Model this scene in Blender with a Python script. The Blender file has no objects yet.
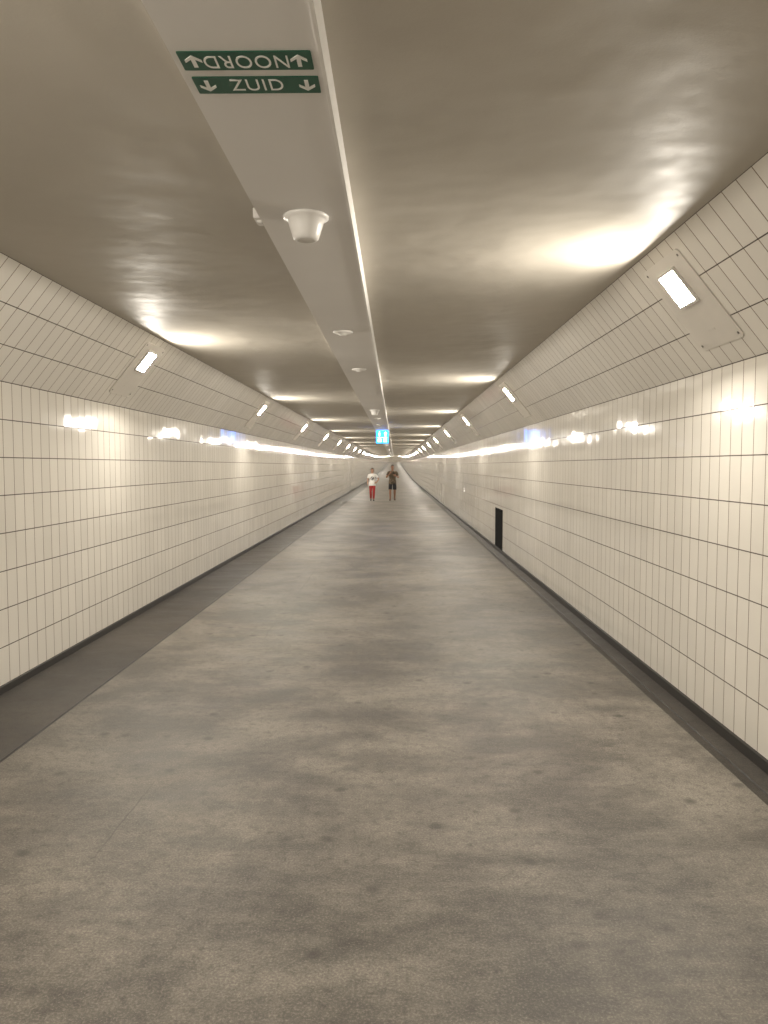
import bpy, bmesh, math, random
from mathutils import Vector, Matrix
random.seed(3)
S = bpy.context.scene
COL = S.collection

# ------------------------------------------------------------------ dims (m)
CAM_Z = 1.65
XL, XR = -2.864, 2.030          # tile wall planes
Z_TILE0 = 0.05                  # bottom of tiles
Z_TILE1 = CAM_Z + 0.616         # top of vertical tiling
Z_CEIL = CAM_Z + 1.264
INSET = 0.528
Z_BEAM = CAM_Z + 1.153
BX0, BX1 = -0.631, -0.203
Y0, Y1 = -25.0, 380.0

def elev(y):
    if y < 55: return 0.0
    if y < 125: return 0.5 * 0.013 / 70.0 * (y - 55) ** 2
    return 0.5 * 0.013 * 70 + 0.013 * (y - 125)

# ------------------------------------------------------------------ node utils
class NT:
    def __init__(s, name):
        s.m = bpy.data.materials.new(name); s.m.use_nodes = True
        s.t = s.m.node_tree; s.t.nodes.clear()
        s.out = s.t.nodes.new('ShaderNodeOutputMaterial')
        s.b = s.t.nodes.new('ShaderNodeBsdfPrincipled')
        s.t.links.new(s.b.outputs[0], s.out.inputs[0])
    def n(s, typ, **kw):
        nd = s.t.nodes.new(typ)
        for k, v in kw.items(): setattr(nd, k, v)
        return nd
    def l(s, a, b): s.t.links.new(a, b)
    def put(s, sock, v):
        if isinstance(v, bpy.types.NodeSocket): s.l(v, sock)
        else: sock.default_value = v
    def math(s, op, a, b=None, c=None, clamp=False):
        nd = s.n('ShaderNodeMath', operation=op); nd.use_clamp = clamp
        s.put(nd.inputs[0], a)
        if b is not None: s.put(nd.inputs[1], b)
        if c is not None: s.put(nd.inputs[2], c)
        return nd.outputs[0]
    def mix(s, f, a, b, blend='MIX'):
        nd = s.n('ShaderNodeMix', data_type='RGBA', blend_type=blend)
        s.put(nd.inputs[0], f)
        for i, v in ((6, a), (7, b)):
            if isinstance(v, tuple) and len(v) == 3: v = v + (1,)
            s.put(nd.inputs[i], v)
        return nd.outputs[2]
    def noise(s, vec, scale, detail=3, rough=.5, dist=0):
        nd = s.n('ShaderNodeTexNoise')
        s.l(vec, nd.inputs['Vector'])
        nd.inputs['Scale'].default_value = scale; nd.inputs['Detail'].default_value = detail
        nd.inputs['Roughness'].default_value = rough; nd.inputs['Distortion'].default_value = dist
        return nd.outputs['Fac']
    def rng(s, v, a, b, c=0., d=1.):
        nd = s.n('ShaderNodeMapRange'); s.put(nd.inputs[0], v)
        for i, q in enumerate((a, b, c, d)): nd.inputs[i + 1].default_value = q
        return nd.outputs[0]
    def bump(s, h, strength=1., dist=1.):
        nd = s.n('ShaderNodeBump'); s.l(h, nd.inputs['Height'])
        nd.inputs['Strength'].default_value = strength; nd.inputs['Distance'].default_value = dist
        s.l(nd.outputs[0], s.b.inputs['Normal'])
    def set(s, **kw):
        for k, v in kw.items():
            k = k.replace('_', ' ')
            if isinstance(v, tuple) and len(v) == 3: v = v + (1,)
            s.put(s.b.inputs[k], v)
        return s.m
    def obj(s): return s.n('ShaderNodeTexCoord').outputs['Object']
    def scaled(s, vec, sc):
        mp = s.n('ShaderNodeMapping'); s.l(vec, mp.inputs[0]); mp.inputs['Scale'].default_value = sc; return mp.outputs[0]

def simple(name, col, rough=.5, var=.08, scale=8, **kw):
    t = NT(name); v = t.noise(t.obj(), scale, 4)
    a = tuple(c * (1 - var) for c in col); b = tuple(min(1, c * (1 + var)) for c in col)
    return t.set(Base_Color=t.mix(v, a, b), Roughness=rough, **kw)

def tile_mat(name, rowh, tw=0.15, base=(.80, .765, .70)):
    t = NT(name)
    uv = t.n('ShaderNodeTexCoord').outputs['UV']
    sep = t.n('ShaderNodeSeparateXYZ'); t.l(uv, sep.inputs[0])
    u = t.math('DIVIDE', sep.outputs[0], tw); v = t.math('DIVIDE', sep.outputs[1], rowh)
    fu = t.math('FRACT', u); fv = t.math('FRACT', v)
    iu = t.math('FLOOR', u); iv = t.math('FLOOR', v)
    cu = t.math('SUBTRACT', fu, .5); cv = t.math('SUBTRACT', fv, .5)
    jv = t.math('GREATER_THAN', t.math('ABSOLUTE', cu), .5 - .0034 / tw / 1.0)
    jh = t.math('GREATER_THAN', t.math('ABSOLUTE', cv), .5 - .0032 / rowh)
    comb = t.n('ShaderNodeCombineXYZ'); t.l(iu, comb.inputs[0]); t.l(iv, comb.inputs[1])
    wn = t.n('ShaderNodeTexWhiteNoise', noise_dimensions='2D'); t.l(comb.outputs[0], wn.inputs['Vector'])
    ws = t.n('ShaderNodeSeparateColor'); t.l(wn.outputs['Color'], ws.inputs[0])
    big = t.noise(uv, 1.2, 3)
    col = t.mix(t.rng(ws.outputs[2], 0, 1, 0, 1), tuple(c * .93 for c in base), base)
    col = t.mix(t.rng(big, .35, .75, 0, .15), col, (.66, .61, .53))
    col = t.mix(jv, col, (.22, .16, .11))
    col = t.mix(jh, col, (.075, .055, .042))
    # per tile tilt + glaze undulation
    s1 = t.math('MULTIPLY', t.math('SUBTRACT', ws.outputs[0], .5), .016 * tw)
    s2 = t.math('MULTIPLY', t.math('SUBTRACT', ws.outputs[1], .5), .016 * rowh)
    h = t.math('ADD', t.math('MULTIPLY', cu, s1), t.math('MULTIPLY', cv, s2))
    h = t.math('ADD', h, t.math('MULTIPLY', t.noise(uv, 9, 1), .0003))
    j = t.math('MAXIMUM', jv, jh)
    h = t.math('SUBTRACT', h, t.math('MULTIPLY', j, .0015))
    t.bump(h)
    return t.set(Base_Color=col, Roughness=t.math('ADD', t.math('MULTIPLY', j, .5), .075), Specular_IOR_Level=.36)

M_TILEW = tile_mat('wall_tiles', (Z_TILE1 - Z_TILE0) / 8)
SL = math.hypot(INSET, Z_CEIL - Z_TILE1)
M_TILES = tile_mat('slope_tiles', SL / 3, base=(.82, .785, .72))

# ceiling paint
t = NT('ceiling_paint'); o = t.obj()
n1 = t.noise(o, .9, 3); n2 = t.noise(o, 9, 3); n3 = t.noise(o, 120, 2)
h = t.math('ADD', t.math('MULTIPLY', n1, .05), t.math('ADD', t.math('MULTIPLY', n2, .0012), t.math('MULTIPLY', n3, .0003)))
t.bump(h)
M_CEIL = t.set(Base_Color=t.mix(t.rng(n1, .3, .7), (.49, .455, .395), (.55, .51, .445)),
               Roughness=t.rng(n2, .3, .7, .52, .60), Specular_IOR_Level=.34)
# beam panel, finely perforated
t = NT('duct_panel'); o = t.obj()
vo = t.n('ShaderNodeTexVoronoi'); t.l(o, vo.inputs['Vector']); vo.inputs['Scale'].default_value = 60; vo.inputs['Randomness'].default_value = 0
dots = t.math('LESS_THAN', vo.outputs['Distance'], .16)
M_BEAM = t.set(Base_Color=t.mix(dots, t.mix(t.noise(o, 2, 3), (.72, .695, .67), (.79, .765, .74)), (.58, .555, .53)), Roughness=.6)
M_BEAMSIDE = simple('duct_edge_paint', (.82, .80, .77), .45)

# floor
def floor_mat(name, dark, light, stain=1.):
    t = NT(name); o = t.obj()
    a = t.noise(o, .85, 10, .72, .3); b = t.noise(t.scaled(o, (.6, 1.5, 1)), 2.6, 9, .72, .2); g = t.noise(o, 110, 3, .8); g2 = t.noise(o, 20, 5, .8)
    f = t.math('ADD', t.math('MULTIPLY', t.rng(a, .42, .60), .50), t.math('MULTIPLY', t.rng(b, .40, .62), .50))
    f = t.rng(f, .12, .92)
    c = t.mix(f, dark, light)
    c = t.mix(t.rng(g, .42, .58, .40, 0), c, tuple(q * .45 for q in dark))
    c = t.mix(t.rng(g, .54, .68, 0, .34), c, tuple(min(1, q * 1.6) for q in light))
    c = t.mix(t.rng(g2, .50, .66, 0, .55), c, tuple(q * .50 for q in dark))
    v = t.n('ShaderNodeTexVoronoi'); t.l(o, v.inputs['Vector']); v.inputs['Scale'].default_value = 4.5
    sp = t.n('ShaderNodeSeparateColor'); t.l(v.outputs['Color'], sp.inputs[0])
    dn = t.math('ADD', v.outputs['Distance'], t.math('MULTIPLY', g2, .42))
    spot = t.math('MULTIPLY', t.rng(dn, .28, .40, 1, 0), t.math('GREATER_THAN', sp.outputs[0], .40))
    c = t.mix(t.math('MULTIPLY', spot, .65 * stain), c, tuple(q * .42 for q in dark))
    sx = t.n('ShaderNodeSeparateXYZ'); t.l(o, sx.inputs[0])
    wob = t.math('MULTIPLY', t.math('SUBTRACT', t.noise(o, 2, 3), .5), .08)
    cr = t.math('LESS_THAN', t.math('ABSOLUTE', t.math('ADD', t.math('ADD', sx.outputs[0], 1.26), wob)), .004)
    cr = t.math('MULTIPLY', cr, t.rng(t.noise(o, .35, 1), .48, .52))
    c = t.mix(t.math('MULTIPLY', cr, .5), c, tuple(q * .4 for q in dark))
    hh = t.math('ADD', t.math('MULTIPLY', g, .0016), t.math('MULTIPLY', g2, .0016))
    t.bump(hh, 1.)
    return t.set(Base_Color=c, Roughness=t.rng(b, .3, .7, .40, .60), Specular_IOR_Level=.45)
M_FLOOR = floor_mat('worn_concrete', (.092, .082, .070), (.272, .244, .205))
M_BAND = floor_mat('dark_asphalt_band', (.042, .037, .033), (.10, .087, .073), .3)
M_GUT = floor_mat('gutter_concrete', (.036, .032, .028), (.08, .07, .058), .3)
M_BASE = simple('plinth_black', (.026, .023, .021), .5)
M_BLACK = simple('grille_black', (.012, .012, .012), .9, Specular_IOR_Level=.1)
M_VENTSHADE = simple('vent_shade_black', (.004, .004, .004), .95, Specular_IOR_Level=.05)  # near-black colour stands in for the shade behind the grille slats
M_PLATE = simple('lamp_plate_paint', (.68, .645, .59), .42, .04)
M_RIM = simple('lamp_rim_metal', (.62, .60, .56), .4, .04)
M_SCREW = simple('screw_steel', (.3, .28, .26), .35, .04, Metallic=.9)
M_PLASTIC = simple('white_plastic', (.84, .82, .79), .35, .03)
M_GREEN = simple('sign_green', (.006, .085, .045), .4, .05)
M_WHITE = simple('sign_white', (.80, .80, .76), .45, .02)
t = NT('lamp_glass'); t.set(Base_Color=(1., 1., 1.), Emission_Color=(1., .93, .815), Emission_Strength=540.)
M_LAMP = t.m
t = NT('sign_blue_lit'); t.set(Base_Color=(.01, .2, .6), Emission_Color=(.010, .13, .55), Emission_Strength=10.); M_BLUE = t.m
t = NT('sign_white_lit'); t.set(Base_Color=(.9, .9, .9), Emission_Color=(.75, .95, 1.), Emission_Strength=2.5); M_LITW = t.m
for m in (M_LAMP,):
    m.cycles.emission_sampling = 'FRONT'

# ------------------------------------------------------------------ mesh utils
def mkobj(name, bm, mats, parent=None, smooth=False):
    bmesh.ops.recalc_face_normals(bm, faces=bm.faces)
    me = bpy.data.meshes.new(name); bm.to_mesh(me); bm.free()
    for m in mats: me.materials.append(m)
    if smooth:
        for p in me.polygons: p.use_smooth = True
    ob = bpy.data.objects.new(name, me); COL.objects.link(ob)
    if parent: ob.parent = parent
    return ob
def empty(name, loc=(0, 0, 0)):
    e = bpy.data.objects.new(name, None); e.location = loc; e.empty_display_size = .2; COL.objects.link(e); return e
def box(bm, lo, hi, mi=0):
    vs = [bm.verts.new((x, y, z)) for x in (lo[0], hi[0]) for y in (lo[1], hi[1]) for z in (lo[2], hi[2])]
    for f in ((0, 1, 3, 2), (4, 6, 7, 5), (0, 4, 5, 1), (2, 3, 7, 6), (0, 2, 6, 4), (1, 5, 7, 3)):
        bm.faces.new([vs[i] for i in f]).material_index = mi
def prism(bm, pts, z0, z1, mi=0):
    a = [bm.verts.new((p[0], p[1], z0)) for p in pts]; b = [bm.verts.new((p[0], p[1], z1)) for p in pts]
    bm.faces.new(a[::-1]).material_index = mi; bm.faces.new(b).material_index = mi
    for i in range(len(pts)):
        j = (i + 1) % len(pts); bm.faces.new((a[i], a[j], b[j], b[i])).material_index = mi
def rrect(w, h, r, cx=0, cy=0, n=5):
    out = []
    for sx, sy, a0 in ((1, 1, 0), (-1, 1, 90), (-1, -1, 180), (1, -1, 270)):
        for k in range(n + 1):
            a = math.radians(a0 + 90 * k / n)
            out.append((cx + sx * (w / 2 - r) + r * math.cos(a), cy + sy * (h / 2 - r) + r * math.sin(a)))
    return out
def revolve(bm, prof, seg=40, mi=0, c=(0, 0, 0)):
    rings = []
    for r, z in prof:
        if r < 1e-5: rings.append([bm.verts.new((c[0], c[1], c[2] + z))])
        else: rings.append([bm.verts.new((c[0] + r * math.cos(2 * math.pi * k / seg), c[1] + r * math.sin(2 * math.pi * k / seg), c[2] + z)) for k in range(seg)])
    for A, B in zip(rings, rings[1:]):
        for k in range(seg):
            q = (k + 1) % seg
            if len(A) == 1 and len(B) == 1: continue
            if len(A) == 1: f = bm.faces.new((A[0], B[k], B[q]))
            elif len(B) == 1: f = bm.faces.new((A[k], B[0], A[q]))
            else: f = bm.faces.new((A[k], B[k], B[q], A[q]))
            f.material_index = mi

YS = [Y0 + 5 * i for i in range(int((Y1 - Y0) / 5) + 1)]
if YS[-1] < Y1: YS.append(Y1)
def loft(name, prof, mats, idx, vstart=None):
    bm = bmesh.new(); uvl = bm.loops.layers.uv.new('UVMap')
    cum = [0]
    for a, b in zip(prof, prof[1:]): cum.append(cum[-1] + math.hypot(b[0] - a[0], b[1] - a[1]))
    rows = [[bm.verts.new((x, y, z + elev(y))) for x, z in prof] for y in YS]
    for i in range(len(YS) - 1):
        for k in range(len(prof) - 1):
            f = bm.faces.new((rows[i][k], rows[i + 1][k], rows[i + 1][k + 1], rows[i][k + 1]))
            f.material_index = idx[k]
            base = cum[k] if vstart is None else vstart[k]
            L = cum[k + 1] - cum[k]
            for lp, (yy, vv) in zip(f.loops, ((YS[i], base), (YS[i + 1], base), (YS[i + 1], base + L), (YS[i], base + L))):
                lp[uvl].uv = (yy + 100, vv)
    me = bpy.data.meshes.new(name); bm.to_mesh(me); bm.free()
    for m in mats: me.materials.append(m)
    ob = bpy.data.objects.new(name, me); COL.objects.link(ob); return ob

# ------------------------------------------------------------------ shell
loft('wall_left', [(XL, Z_TILE0 - .06), (XL, Z_TILE0), (XL, Z_TILE1), (XL + INSET, Z_CEIL)], [M_TILEW, M_TILES, M_BASE], [2, 0, 1], [0, 0, 0])
loft('wall_right', [(XR, Z_TILE0 - .09), (XR, Z_TILE0), (XR, Z_TILE1), (XR - INSET, Z_CEIL)], [M_TILEW, M_TILES, M_BASE], [2, 0, 1], [0, 0, 0])
loft('ceiling', [(XL + INSET, Z_CEIL), (XR - INSET, Z_CEIL)], [M_CEIL], [0])
loft('ceiling_service_duct', [(BX0, Z_CEIL), (BX0, Z_BEAM), (BX1 - .012, Z_BEAM), (BX1 - .012, Z_BEAM - .006), (BX1, Z_BEAM - .006), (BX1, Z_CEIL)],
     [M_BEAM, M_BEAMSIDE], [0, 0, 1, 1, 1])
loft('floor', [(XL, 0), (-2.215, 0), (-2.21, -.006), (-2.20, -.006), (-2.195, 0), (1.815, 0), (1.82, -.02), (1.90, -.028), (1.905, -.02), (2.03, -.008)],
     [M_FLOOR, M_BAND, M_GUT, M_BASE], [1, 3, 3, 3, 0, 3, 2, 3, 2])
loft('baseboard_left', [(XL, Z_TILE0 + .004), (XL + .018, Z_TILE0), (XL + .022, 0.0)], [M_BASE], [0, 0])
loft('baseboard_right', [(XR, Z_TILE0 + .004), (XR - .018, Z_TILE0), (XR - .022, -.01)], [M_BASE], [0, 0])
M_END = simple('end_wall_paint', (.75, .70, .62), .6)
for nm, y in (('wall_back', Y0), ('wall_front', Y1)):
    bm = bmesh.new(); e = elev(y)
    bm.faces.new([bm.verts.new(p) for p in ((XL, y, e - .04), (XR, y, e - .04), (XR, y, e + Z_TILE1), (XR - INSET, y, e + Z_CEIL), (XL + INSET, y, e + Z_CEIL), (XL, y, e + Z_TILE1))])
    mkobj(nm, bm, [M_END])

# ------------------------------------------------------------------ lamps
bm = bmesh.new()
prism(bm, rrect(.57, .62, .035), 0, .008, 0)
wx, wy = 0, .115
def bar(lo, hi, z0, z1, mi): box(bm, (lo[0], lo[1], z0), (hi[0], hi[1], z1), mi)
hw_, hh_ = .1125, .1065; rm = .016
bar((wx - hw_ - rm, wy - hh_ - rm), (wx + hw_ + rm, wy - hh_), .008, .024, 1)
bar((wx - hw_ - rm, wy + hh_), (wx + hw_ + rm, wy + hh_ + rm), .008, .024, 1)
bar((wx - hw_ - rm, wy - hh_), (wx - hw_, wy + hh_), .008, .024, 1)
bar((wx + hw_, wy - hh_), (wx + hw_ + rm, wy + hh_), .008, .024, 1)
f = bm.faces.new([bm.verts.new((wx + a * hw_, wy + b * hh_, .020)) for a, b in ((-1, -1), (1, -1), (1, 1), (-1, 1))]); f.material_index = 2
for sx in (-.25, .25):
    for sy in (-.275, .275):
        prism(bm, [(sx + .008 * math.cos(a * math.pi / 4), sy + .008 * math.sin(a * math.pi / 4)) for a in range(8)], .008, .011, 3)
prism(bm, rrect(.10, .012, .005, 0, -.2), .008, .010, 0)
lampsrc = mkobj('wall_lamp', bm, [M_PLATE, M_RIM, M_LAMP, M_SCREW])
# make sure the glass faces outward (+z)
for p in lampsrc.data.polygons:
    if p.material_index == 2 and p.normal.z < 0: p.flip()
a_, b_ = INSET / SL, (Z_CEIL - Z_TILE1) / SL
def place_lamp(ob, side, y):
    tt = .535
    if side > 0:
        u = Vector((-a_, 0, b_)); n = Vector((-b_, 0, -a_)); base = Vector((XR, y, Z_TILE1))
    else:
        u = Vector((a_, 0, b_)); n = Vector((b_, 0, -a_)); base = Vector((XL, y, Z_TILE1))
    x = u.cross(n)
    p = base + u * (tt * SL) + n * .001 + Vector((0, 0, elev(y)))
    ob.matrix_world = Matrix(((x.x, u.x, n.x, p.x), (x.y, u.y, n.y, p.y), (x.z, u.z, n.z, p.z), (0, 0, 0, 1)))
first = True
for side, y00 in ((1, 4.62), (-1, 7.75)):
    k = -4
    while True:
        y = y00 + 6.7 * k; k += 1
        if y > Y1 - 3: break
        if first: ob = lampsrc; first = False
        else:
            ob = bpy.data.objects.new('wall_lamp', lampsrc.data); COL.objects.link(ob)
        place_lamp(ob, side, y)

# ------------------------------------------------------------------ detectors on the duct
bm = bmesh.new()
revolve(bm, [(0, 0), (.100, 0), (.105, -.004), (.105, -.012), (.096, -.018), (.084, -.024), (.074, -.055), (.064, -.088), (.058, -.105), (.050, -.112), (.040, -.114), (.038, -.109), (0, -.109)])
det = mkobj('smoke_detector', bm, [M_PLASTIC], smooth=True)
det.location = (-.412, 3.62, Z_BEAM)
y = 3.62 + 12.3
while y < 120:
    o2 = bpy.data.objects.new('smoke_detector', det.data); COL.objects.link(o2)
    o2.location = (-.42, y, Z_BEAM + elev(y)); y += 12.3
bm = bmesh.new()
revolve(bm, [(0, 0), (.085, 0), (.087, -.006), (.07, -.014), (.035, -.018), (.03, -.03), (0, -.032)])
sp = mkobj('ceiling_speaker', bm, [M_PLASTIC], smooth=True); sp.location = (-.45, 6.7, Z_BEAM)
for yy in (9.25, 18.7, 21.5, 31.2, 34.0):
    o2 = bpy.data.objects.new('ceiling_speaker', sp.data); COL.objects.link(o2); o2.location = (-.43, yy, Z_BEAM)
# bracket at duct edge
bm = bmesh.new(); box(bm, (-.04, -.06, -.02), (0, .06, .03)); box(bm, (-.03, -.03, -.032), (.0, .03, -.02))
bmesh.ops.bevel(bm, geom=bm.edges[:], offset=.004, segments=2, affect='EDGES')
br = mkobj('cable_junction_box', bm, [M_PLASTIC]); br.location = (BX0, 3.75, Z_BEAM + .035)

# ------------------------------------------------------------------ direction signs
def arrow_pts(s=1, d=1):
    p = [(0, .036), (.026, .010), (.026, -.006), (.0065, .012), (.0065, -.034), (-.0065, -.034), (-.0065, .012), (-.026, -.006), (-.026, .010)]
    return [(x * s, y * s * d) for x, y in p]
def dir_sign(word, y0, y1, x0, x1, flip, adir, tw):
    cx, cy = (x0 + x1) / 2, (y0 + y1) / 2
    e = empty('direction_sign', (cx, cy, Z_BEAM))
    w, h = x1 - x0, y1 - y0
    bm = bmesh.new(); prism(bm, rrect(w, h, .004), -.003, -.0003)
    mkobj('board', bm, [M_GREEN], e)
    cu = bpy.data.curves.new('lettering_' + word.lower(), 'FONT'); cu.body = word
    cu.align_x = 'CENTER'; cu.align_y = 'CENTER'; cu.size = .098; cu.extrude = .0005; cu.space_character = 1.10; cu.offset = -.0003
    cu.materials.append(M_WHITE)
    tx = bpy.data.objects.new('lettering', cu); COL.objects.link(tx); tx.parent = e
    bpy.context.view_layer.update()
    tx.location = (0, 0, -.0037)
    tx.rotation_euler = (0, math.pi, 0) if flip else (math.pi, 0, 0)
    tx.scale = (tw / tx.dimensions.x, .98, 1)
    for i, sx in enumerate((-1, 1)):
        bm = bmesh.new(); prism(bm, [(p[0] + sx * (w / 2 - .038), p[1]) for p in arrow_pts(.92, adir)], -.0042, -.003)
        mkobj('arrow_%d' % (i + 1), bm, [M_WHITE], e)
dir_sign('NOORD', 2.205, 2.305, -.612, -.236, True, -1, .242)
dir_sign('ZUID', 2.345, 2.445, -.605, -.229, False, 1, .158)

# ------------------------------------------------------------------ blue illuminated sign
e = empty('illuminated_information_sign', (-.41, 25.0, Z_BEAM))
bm = bmesh.new(); box(bm, (-.2, -.04, -.42), (.2, .04, -.01)); bmesh.ops.bevel(bm, geom=bm.edges[:], offset=.008, segments=2, affect='EDGES')
mkobj('housing', bm, [M_BLUE], e)
bm = bmesh.new()
for sx in (-.12, .12): revolve(bm, [(0, 0), (.01, 0), (.01, -.015), (0, -.015)], 12, 0, (sx, 0, 0))
mkobj('hangers', bm, [M_SCREW], e)
bm = bmesh.new()
def flat(pts):
    pts = [(p[0], p[1] + .03) for p in pts]
    a = [bm.verts.new((p[0], -.0425, p[1])) for p in pts]; b = [bm.verts.new((p[0], -.0405, p[1])) for p in pts]
    bm.faces.new(a); bm.faces.new(b[::-1])
    for i in range(len(pts)):
        j = (i + 1) % len(pts); bm.faces.new((a[i], b[i], b[j], a[j]))
def circ(cx, cz, r): return [(cx + r * math.cos(k * math.pi / 8), cz + r * math.sin(k * math.pi / 8)) for k in range(16)]
flat(circ(-.095, -.085, .022)); flat([(-.125, -.12), (-.065, -.12), (-.07, -.175), (-.078, -.235), (-.112, -.235), (-.12, -.175)])
flat([(.10, -.07), (.16, -.14), (.125, -.14), (.125, -.235), (.075, -.235), (.075, -.14), (.04, -.14)])
flat([(-.165, -.255), (.165, -.255), (.165, -.27), (-.165, -.27)])
flat([(-.15, -.30), (-.03, -.30), (-.03, -.41), (-.15, -.41)])
flat([(.03, -.30), (.15, -.30), (.15, -.33), (.03, -.33)]); flat([(.03, -.36), (.15, -.36), (.15, -.41), (.03, -.41)])
mkobj('pictograms', bm, [M_LITW], e)

# ------------------------------------------------------------------ ventilation grille
e = empty('ventilation_grille', (XR, 15.0, 0))
bm = bmesh.new(); zz0, zz1, hw = .06, .82, .50
box(bm, (-.010, -hw, zz0), (0, hw, zz0 + .03)); box(bm, (-.010, -hw, zz1 - .03), (0, hw, zz1))
box(bm, (-.010, -hw, zz0 + .03), (0, -hw + .03, zz1 - .03)); box(bm, (-.010, hw - .03, zz0 + .03), (0, hw, zz1 - .03))
mkobj('frame', bm, [M_BLACK], e)
bm = bmesh.new(); z = zz0 + .045
while z < zz1 - .04:
    vs = [bm.verts.new(p) for p in ((-.009, -hw + .03, z), (-.009, hw - .03, z), (-.003, hw - .03, z + .016), (-.003, -hw + .03, z + .016))]
    bm.faces.new(vs); z += .026
mkobj('slats', bm, [M_BLACK], e)
bm = bmesh.new(); box(bm, (-.003, -hw + .02, zz0 + .02), (-.001, hw - .02, zz1 - .02)); mkobj('back', bm, [M_VENTSHADE], e)  # flat sheet on the wall, painted as the shaded vent opening

# ------------------------------------------------------------------ people
def tube(bm, pts, rad, ref=None, seg=16):
    pts = [Vector(p) for p in pts]; rings = []
    n = len(pts)
    for i, p in enumerate(pts):
        d = (pts[min(i + 1, n - 1)] - pts[max(i - 1, 0)]).normalized()
        r = ref or (Vector((1, 0, 0)) if abs(d.x) < .8 else Vector((0, 0, 1)))
        y = d.cross(Vector(r)).normalized(); x = y.cross(d).normalized()
        rr = rad[i]; rx, ry = rr if isinstance(rr, tuple) else (rr, rr)
        rings.append([bm.verts.new(p + x * rx * math.cos(2 * math.pi * k / seg) + y * ry * math.sin(2 * math.pi * k / seg)) for k in range(seg)])
    for A, B in zip(rings, rings[1:]):
        for k in range(seg): bm.faces.new((A[k], A[(k + 1) % seg], B[(k + 1) % seg], B[k]))
    bm.faces.new(rings[0][::-1]); bm.faces.new(rings[-1])
def dense(pts, rad, m=4):
    P = [Vector(p) for p in pts]; R = [r if isinstance(r, tuple) else (r, r) for r in rad]
    P2, R2 = [], []
    for i in range(len(P) - 1):
        p0, p1, p2, p3 = P[max(i - 1, 0)], P[i], P[i + 1], P[min(i + 2, len(P) - 1)]
        for k in range(m):
            s = k / m
            P2.append(.5 * ((2 * p1) + (p2 - p0) * s + (2 * p0 - 5 * p1 + 4 * p2 - p3) * s * s + (3 * p1 - p0 - 3 * p2 + p3) * s ** 3))
            R2.append((R[i][0] * (1 - s) + R[i + 1][0] * s, R[i][1] * (1 - s) + R[i + 1][1] * s))
    P2.append(P[-1]); R2.append(R[-1]); return P2, R2
def ell(bm, c, r, seg=14):
    m = Matrix.Translation(c) @ Matrix.Diagonal((r[0], r[1], r[2], 1))
    bmesh.ops.create_uvsphere(bm, u_segments=seg, v_segments=seg // 2 + 2, radius=1, matrix=m)
def remesh(ob, vox, it=6, f=.5):
    m = ob.modifiers.new('Remesh', 'REMESH'); m.mode = 'VOXEL'; m.voxel_size = vox; m.use_smooth_shade = True
    s = ob.modifiers.new('Smooth', 'SMOOTH'); s.iterations = it; s.factor = f
def lerp(a, b, t): return Vector(a) * (1 - t) + Vector(b) * t
def add_hand(bm, wrist, d, thumb, curl_dir, curl=.5):
    w = Vector(wrist); d = Vector(d).normalized()
    th = Vector(thumb); th = (th - d * th.dot(d)).normalized()
    cd = Vector(curl_dir); cd = cd - d * cd.dot(d); cd = (cd - th * cd.dot(th)).normalized()
    tube(bm, [w - d * .02, w + d * .02, w + d * .055, w + d * .088], [(.024, .02), (.032, .018), (.04, .016), (.039, .013)], ref=th)
    for i, (off, L) in enumerate(((.029, .072), (.010, .080), (-.010, .075), (-.028, .058))):
        p = w + d * (.080 - .004 * abs(i - 1)) + th * off; pts = [p]; a = 0
        for s, q in ((.45, .35), (.3, .9), (.25, .8)):
            a += curl * q; p = p + (d * math.cos(a) + cd * math.sin(a)) * (L * s); pts.append(p)
        tube(bm, pts, [.0095, .009, .0085, .007], seg=10)
    b = w + d * .022 + th * .024
    p1 = b + (th * .75 + d * .6 + cd * .25).normalized() * .035; p2 = p1 + (th * .3 + d * .85 + cd * .4).normalized() * .032; p3 = p2 + (d * .9 + cd * .45).normalized() * .022
    tube(bm, [b, p1, p2, p3], [.014, .012, .010, .008], seg=10)

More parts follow.
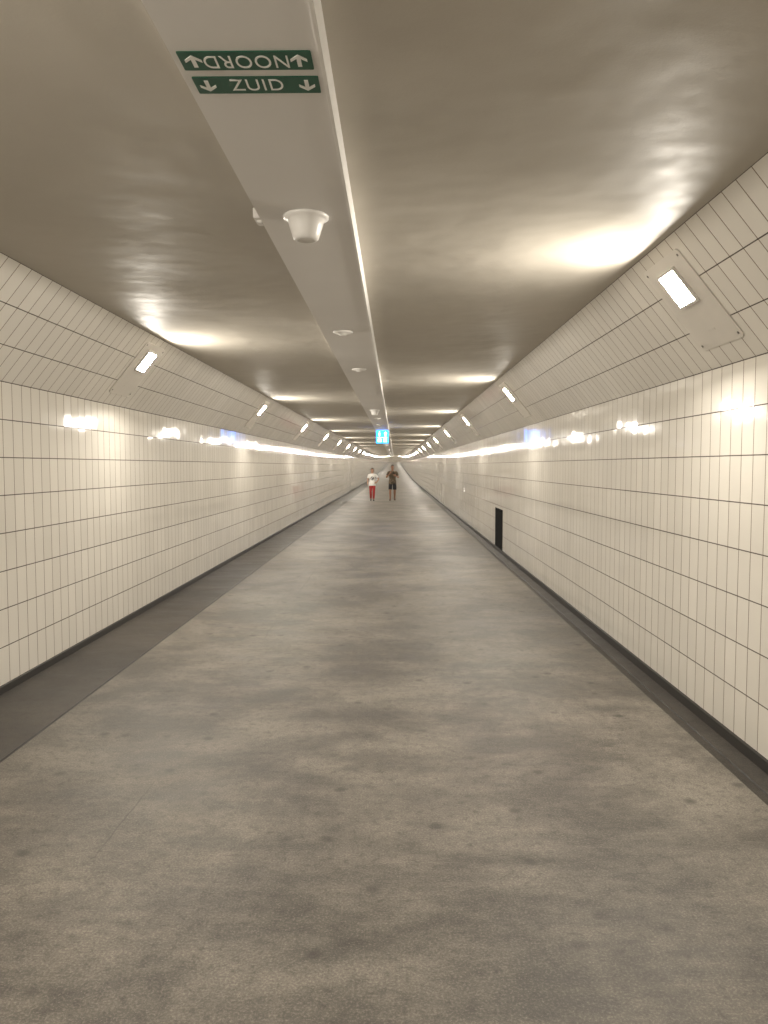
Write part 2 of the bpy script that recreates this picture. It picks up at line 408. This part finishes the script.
def person(loc, H, P):
    s = H / 1.735
    root = empty('pedestrian', loc); root.scale = (s, s, s); root.rotation_euler = (0, 0, P.get('rot', 0))
    w = P['w']
    TR = [(.82, .11, .085), (.88, .150 * P['hip'], .104), (.95, .152 * P['hip'], .102), (1.04, .138 * w, .092), (1.14, .142 * w, .098), (1.26, .160 * w, .112), (1.34, .165 * w, .104), (1.40, .140 * w, .088), (1.435, .090, .070), (1.465, .060, .060), (1.49, .055, .057), (1.56, .052, .055)]
    bm = bmesh.new()
    tube(bm, [(0, 0, z) for z, _, _ in TR], [(a, b) for _, a, b in TR], ref=(1, 0, 0), seg=24)
    HD = [(1.498, .028, .03, -.052), (1.51, .042, .048, -.040), (1.54, .056, .072, -.024), (1.58, .066, .088, -.014), (1.62, .072, .096, -.008), (1.66, .075, .098, -.005), (1.695, .068, .088, -.003), (1.72, .048, .062, -.001), (1.733, .018, .025, 0)]
    tube(bm, [(0, y, z) for z, _, _, y in HD], [(a, b) for _, a, b, _ in HD], ref=(1, 0, 0), seg=24)
    tube(bm, [(0, -.098, 1.634), (0, -.112, 1.605), (0, -.120, 1.588), (0, -.100, 1.578)], [.007, .009, .013, .010], ref=(1, 0, 0), seg=10)  # nose
    for sx in (-1, 1):
        ell(bm, (sx * .074, .006, 1.612), (.009, .018, .030)); ell(bm, (sx * .013, -.104, 1.585), (.008, .009, .007))
        tube(bm, [(sx * .012, -.100, 1.643), (sx * .032, -.096, 1.648), (sx * .052, -.078, 1.642)], [.006, .007, .005], ref=(0, 0, 1), seg=8)
    for nm in ('L', 'R'):
        hip, kn, an = [Vector(v) for v in P['leg' + nm]]
        pts, rr = dense([hip + Vector((0, 0, .02)), lerp(hip, kn, .45), kn, lerp(kn, an, .32) + Vector((0, .012, 0)), lerp(kn, an, .75), an, an - Vector((0, 0, .035))], [.082, .076, .055, .058, .042, .037, .038])
        tube(bm, pts, rr, ref=(1, 0, 0))
        sh, el, wr = [Vector(v) for v in P['arm' + nm]]
        inn = Vector((0, 0, 1.39)); 
        pts, rr = dense([lerp(inn, sh, .55), sh, lerp(sh, el, .4), el, lerp(el, wr, .3), wr], [.045, .047, .045, .037, .038, .025])
        tube(bm, pts, rr, ref=(0, .3, 1))
        hd = P['hand' + nm]
        add_hand(bm, wr, hd[0], hd[1], hd[2], hd[3])
    body = mkobj('body', bm, [P['skin']], root); remesh(body, .0065, 4)
    bm = bmesh.new()
    for sx in (-1, 1): ell(bm, (sx * .031, -.0925, 1.622), (.0125, .0075, .0052))
    mkobj('eyes', bm, [M_EYE], root, True)
    bm = bmesh.new()
    for sx in (-1, 1): ell(bm, (sx * .031, -.0985, 1.622), (.0052, .0028, .0048))
    mkobj('irises', bm, [M_HAIR], root, True)
    bm = bmesh.new(); tube(bm, [(-.024, -.092, 1.5555), (-.01, -.1005, 1.557), (.01, -.1005, 1.557), (.024, -.092, 1.5555)], [.003, .0058, .0058, .003], ref=(0, 0, 1), seg=10)
    mkobj('lips', bm, [M_LIP], root, True)
    bm = bmesh.new()
    for sx in (-1, 1): tube(bm, [(sx * .014, -.104, 1.645), (sx * .032, -.102, 1.652), (sx * .052, -.084, 1.645)], [.003, .004, .0025], ref=(0, 0, 1), seg=8)
    mkobj('eyebrows', bm, [M_HAIR], root, True)
    bm = bmesh.new()
    HR = [(1.56, .060, .040, .045), (1.60, .076, .060, .040), (1.645, .083, .075, .030), (1.675, .083, .098, .006), (1.71, .075, .094, .002), (1.737, .052, .066, .002), (1.752, .02, .03, .002)]
    tube(bm, [(0, y, z) for z, _, _, y in HR], [(a, b) for _, a, b, _ in HR], ref=(1, 0, 0), seg=24)
    if P['longhair']:
        tube(bm, [(0, .085, 1.66), (0, .12, 1.62), (0, .125, 1.54), (0, .115, 1.44), (0, .11, 1.38)], [.035, .032, .034, .028, .01], ref=(1, 0, 0))
        for sx in (-1, 1): tube(bm, [(sx * .066, -.02, 1.67), (sx * .08, .015, 1.62), (sx * .072, .035, 1.54)], [.018, .018, .012], ref=(0, 1, 0), seg=10)
    remesh(mkobj('hair', bm, [M_HAIR], root), .007, 3)
    bm = bmesh.new(); g = .014
    T2 = [(.80, .190 * P['hip'], .140), (.86, .188 * P['hip'], .138)] + [(z, a + g + (.018 if z < 1.0 else 0), b + g + (.014 if z < 1.0 else 0)) for z, a, b in TR if .94 < z < 1.41] + [(1.432, .100, .078), (1.450, .078, .070)]
    tube(bm, [(0, 0, z) for z, _, _ in T2], [(a, b) for _, a, b in T2], ref=(1, 0, 0), seg=28)
    for nm in ('L', 'R'):
        sh, el, wr = [Vector(v) for v in P['arm' + nm]]
        pts, rr = dense([lerp((0, 0, 1.39), sh, .45), lerp((0, 0, 1.385), sh, .85), lerp(sh, el, .12), lerp(sh, el, .4), lerp(sh, el, .66)], [.050, .056, .060, .060, .060])
        tube(bm, pts, rr, ref=(0, .3, 1))
    remesh(mkobj('shirt', bm, [P['shirt']], root), .008, 8)
    bm = bmesh.new()
    tube(bm, [(0, 0, z) for z in (.78, .84, .90, .98)], [(.13, .098), (.165 * P['hip'], .118), (.163 * P['hip'], .116), (.150 * w, .100)], ref=(1, 0, 0), seg=28)
    for nm in ('L', 'R'):
        hip, kn, an = [Vector(v) for v in P['leg' + nm]]
        h0 = Vector((hip.x * .95, hip.y, .86))
        if P['shorts']: q = [h0, lerp(hip, kn, .45), lerp(hip, kn, .9)]; r = [.084, .092, .088]
        else: q = [h0, lerp(hip, kn, .45), kn, lerp(kn, an, .35) + Vector((0, .01, 0)), lerp(kn, an, .97)]; r = [.084, .086, .066, .066, .050]
        pts, rr = dense(q, r); tube(bm, pts, rr, ref=(1, 0, 0))
    remesh(mkobj('shorts' if P['shorts'] else 'trousers', bm, [P['pants']], root), .008, 4)
    bm = bmesh.new()
    for k, sh in enumerate(P['shoes']):
        heel, ball, toe = [Vector(v) for v in sh]
        tube(bm, [lerp(heel, ball, -.15), heel, lerp(heel, ball, .5), ball, toe, toe + (toe - ball).normalized() * .02], [(.024, .028), (.036, .04), (.040, .040), (.046, .034), (.036, .026), (.016, .014)], ref=(1, 0, 0))
        up = heel + Vector((0, .0, .05)); tube(bm, [heel, up], [.040, .042], ref=(1, 0, 0))
    remesh(mkobj('shoes', bm, [P['shoe']], root), .007, 3)
    return root

def skin(name, c): return simple(name, c, .5, .05, 20)
M_EYE = simple('eye_white', (.62, .60, .57), .2, .02); M_LIP = simple('lip', (.32, .12, .10), .45)
M_HAIR = simple('dark_hair', (.018, .013, .010), .55, .3, 60)
t = NT('white_printed_cotton'); o = t.obj(); sx = t.n('ShaderNodeSeparateXYZ'); t.l(o, sx.inputs[0])
ex = t.math('POWER', t.math('ABSOLUTE', t.math('DIVIDE', sx.outputs[0], .10)), 2.); ez = t.math('POWER', t.math('ABSOLUTE', t.math('DIVIDE', t.math('SUBTRACT', sx.outputs[2], 1.19), .10)), 2.)
mk = t.math('MULTIPLY', t.math('LESS_THAN', t.math('ADD', ex, ez), 1.), t.math('LESS_THAN', sx.outputs[1], 0.))
mk = t.math('MULTIPLY', mk, t.math('GREATER_THAN', t.noise(o, 22, 2), .44))
t.set(Base_Color=t.mix(mk, (.78, .76, .73), (.05, .05, .06)), Roughness=.85); M_TEE = t.m
t = NT('brown_camouflage_cotton'); o = t.obj()
c = t.mix(t.math('GREATER_THAN', t.noise(o, 9, 2), .5), (.11, .08, .05), (.05, .04, .03)); c = t.mix(t.math('GREATER_THAN', t.noise(o, 13, 2, .5, .5), .58), c, (.17, .13, .085))
t.set(Base_Color=c, Roughness=.85); M_CAMO = t.m
M_RED = simple('red_trousers', (.36, .03, .03), .8, .12); M_SHORT = simple('black_shorts', (.015, .016, .02), .8, .2)
M_SH1 = simple('dark_shoes', (.03, .025, .022), .6); M_SH2 = simple('brown_sandal_leather', (.10, .05, .03), .6)

woman = dict(w=.92, hip=1.0, skin=skin('skin_tan', (.42, .24, .16)), shirt=M_TEE, pants=M_RED, shoe=M_SH1, shorts=False, longhair=True,
    legL=((.085, 0, .90), (.085, -.06, .50), (.075, -.05, .10)), legR=((-.085, 0, .90), (-.085, -.05, .50), (-.075, .12, .115)),
    armL=((.172, 0, 1.375), (.335, .06, 1.15), (.225, -.05, .985)), armR=((-.172, 0, 1.375), (-.245, .04, 1.12), (-.245, -.12, .91)),
    handL=((-.6, -.55, -.35), (0, .3, 1), (-.7, .7, 0), .6), handR=((.05, -.35, -1), (0, -1, .3), (1, 0, 0), .5),
    shoes=[((.075, -.03, .04), (.08, -.17, .034), (.083, -.235, .026)), ((-.075, .14, .065), (-.078, .01, .036), (-.08, -.055, .027))])
man = dict(w=1.04, hip=1.0, skin=skin('skin_brown', (.30, .16, .10)), shirt=M_CAMO, pants=M_SHORT, shoe=M_SH2, shorts=True, longhair=False,
    legL=((.095, 0, .90), (.105, .0, .49), (.105, .13, .115)), legR=((-.095, 0, .90), (-.11, -.10, .50), (-.11, -.12, .10)),
    armL=((.186, 0, 1.385), (.285, .03, 1.13), (.17, -.19, 1.20)), armR=((-.186, 0, 1.385), (-.295, -.06, 1.14), (-.13, -.20, 1.32)),
    handL=((-.8, -.25, .35), (0, -.3, 1), (-.2, 1, 0), .8), handR=((.45, .1, .9), (.8, -.2, -.3), (.1, 1, .2), .8),
    shoes=[((.105, .15, .065), (.11, .02, .038), (.115, -.045, .028)), ((-.11, -.10, .04), (-.12, -.245, .035), (-.123, -.315, .027))])
person((-1.08, 36.6, 0.0), 1.55, woman)
person((-.12, 36.9, 0.0), 1.70, man)

# ------------------------------------------------------------------ world + camera
W = bpy.data.worlds.new('world'); S.world = W; W.use_nodes = True
W.node_tree.nodes['Background'].inputs[0].default_value = (.0, .0, .0, 1)
F = 769.
cd = bpy.data.cameras.new('camera'); cam = bpy.data.objects.new('camera', cd); COL.objects.link(cam); S.camera = cam
cd.sensor_fit = 'VERTICAL'; cd.sensor_height = 36; cd.lens = F / 1024 * 36; cd.clip_end = 600; cd.clip_start = .05
cam.location = (0, 0, CAM_Z)
cam.rotation_euler = (math.radians(90) - math.atan(46 / F), 0, math.atan(11 / F))
S.view_settings.view_transform = 'Standard'
S.view_settings.exposure = 0
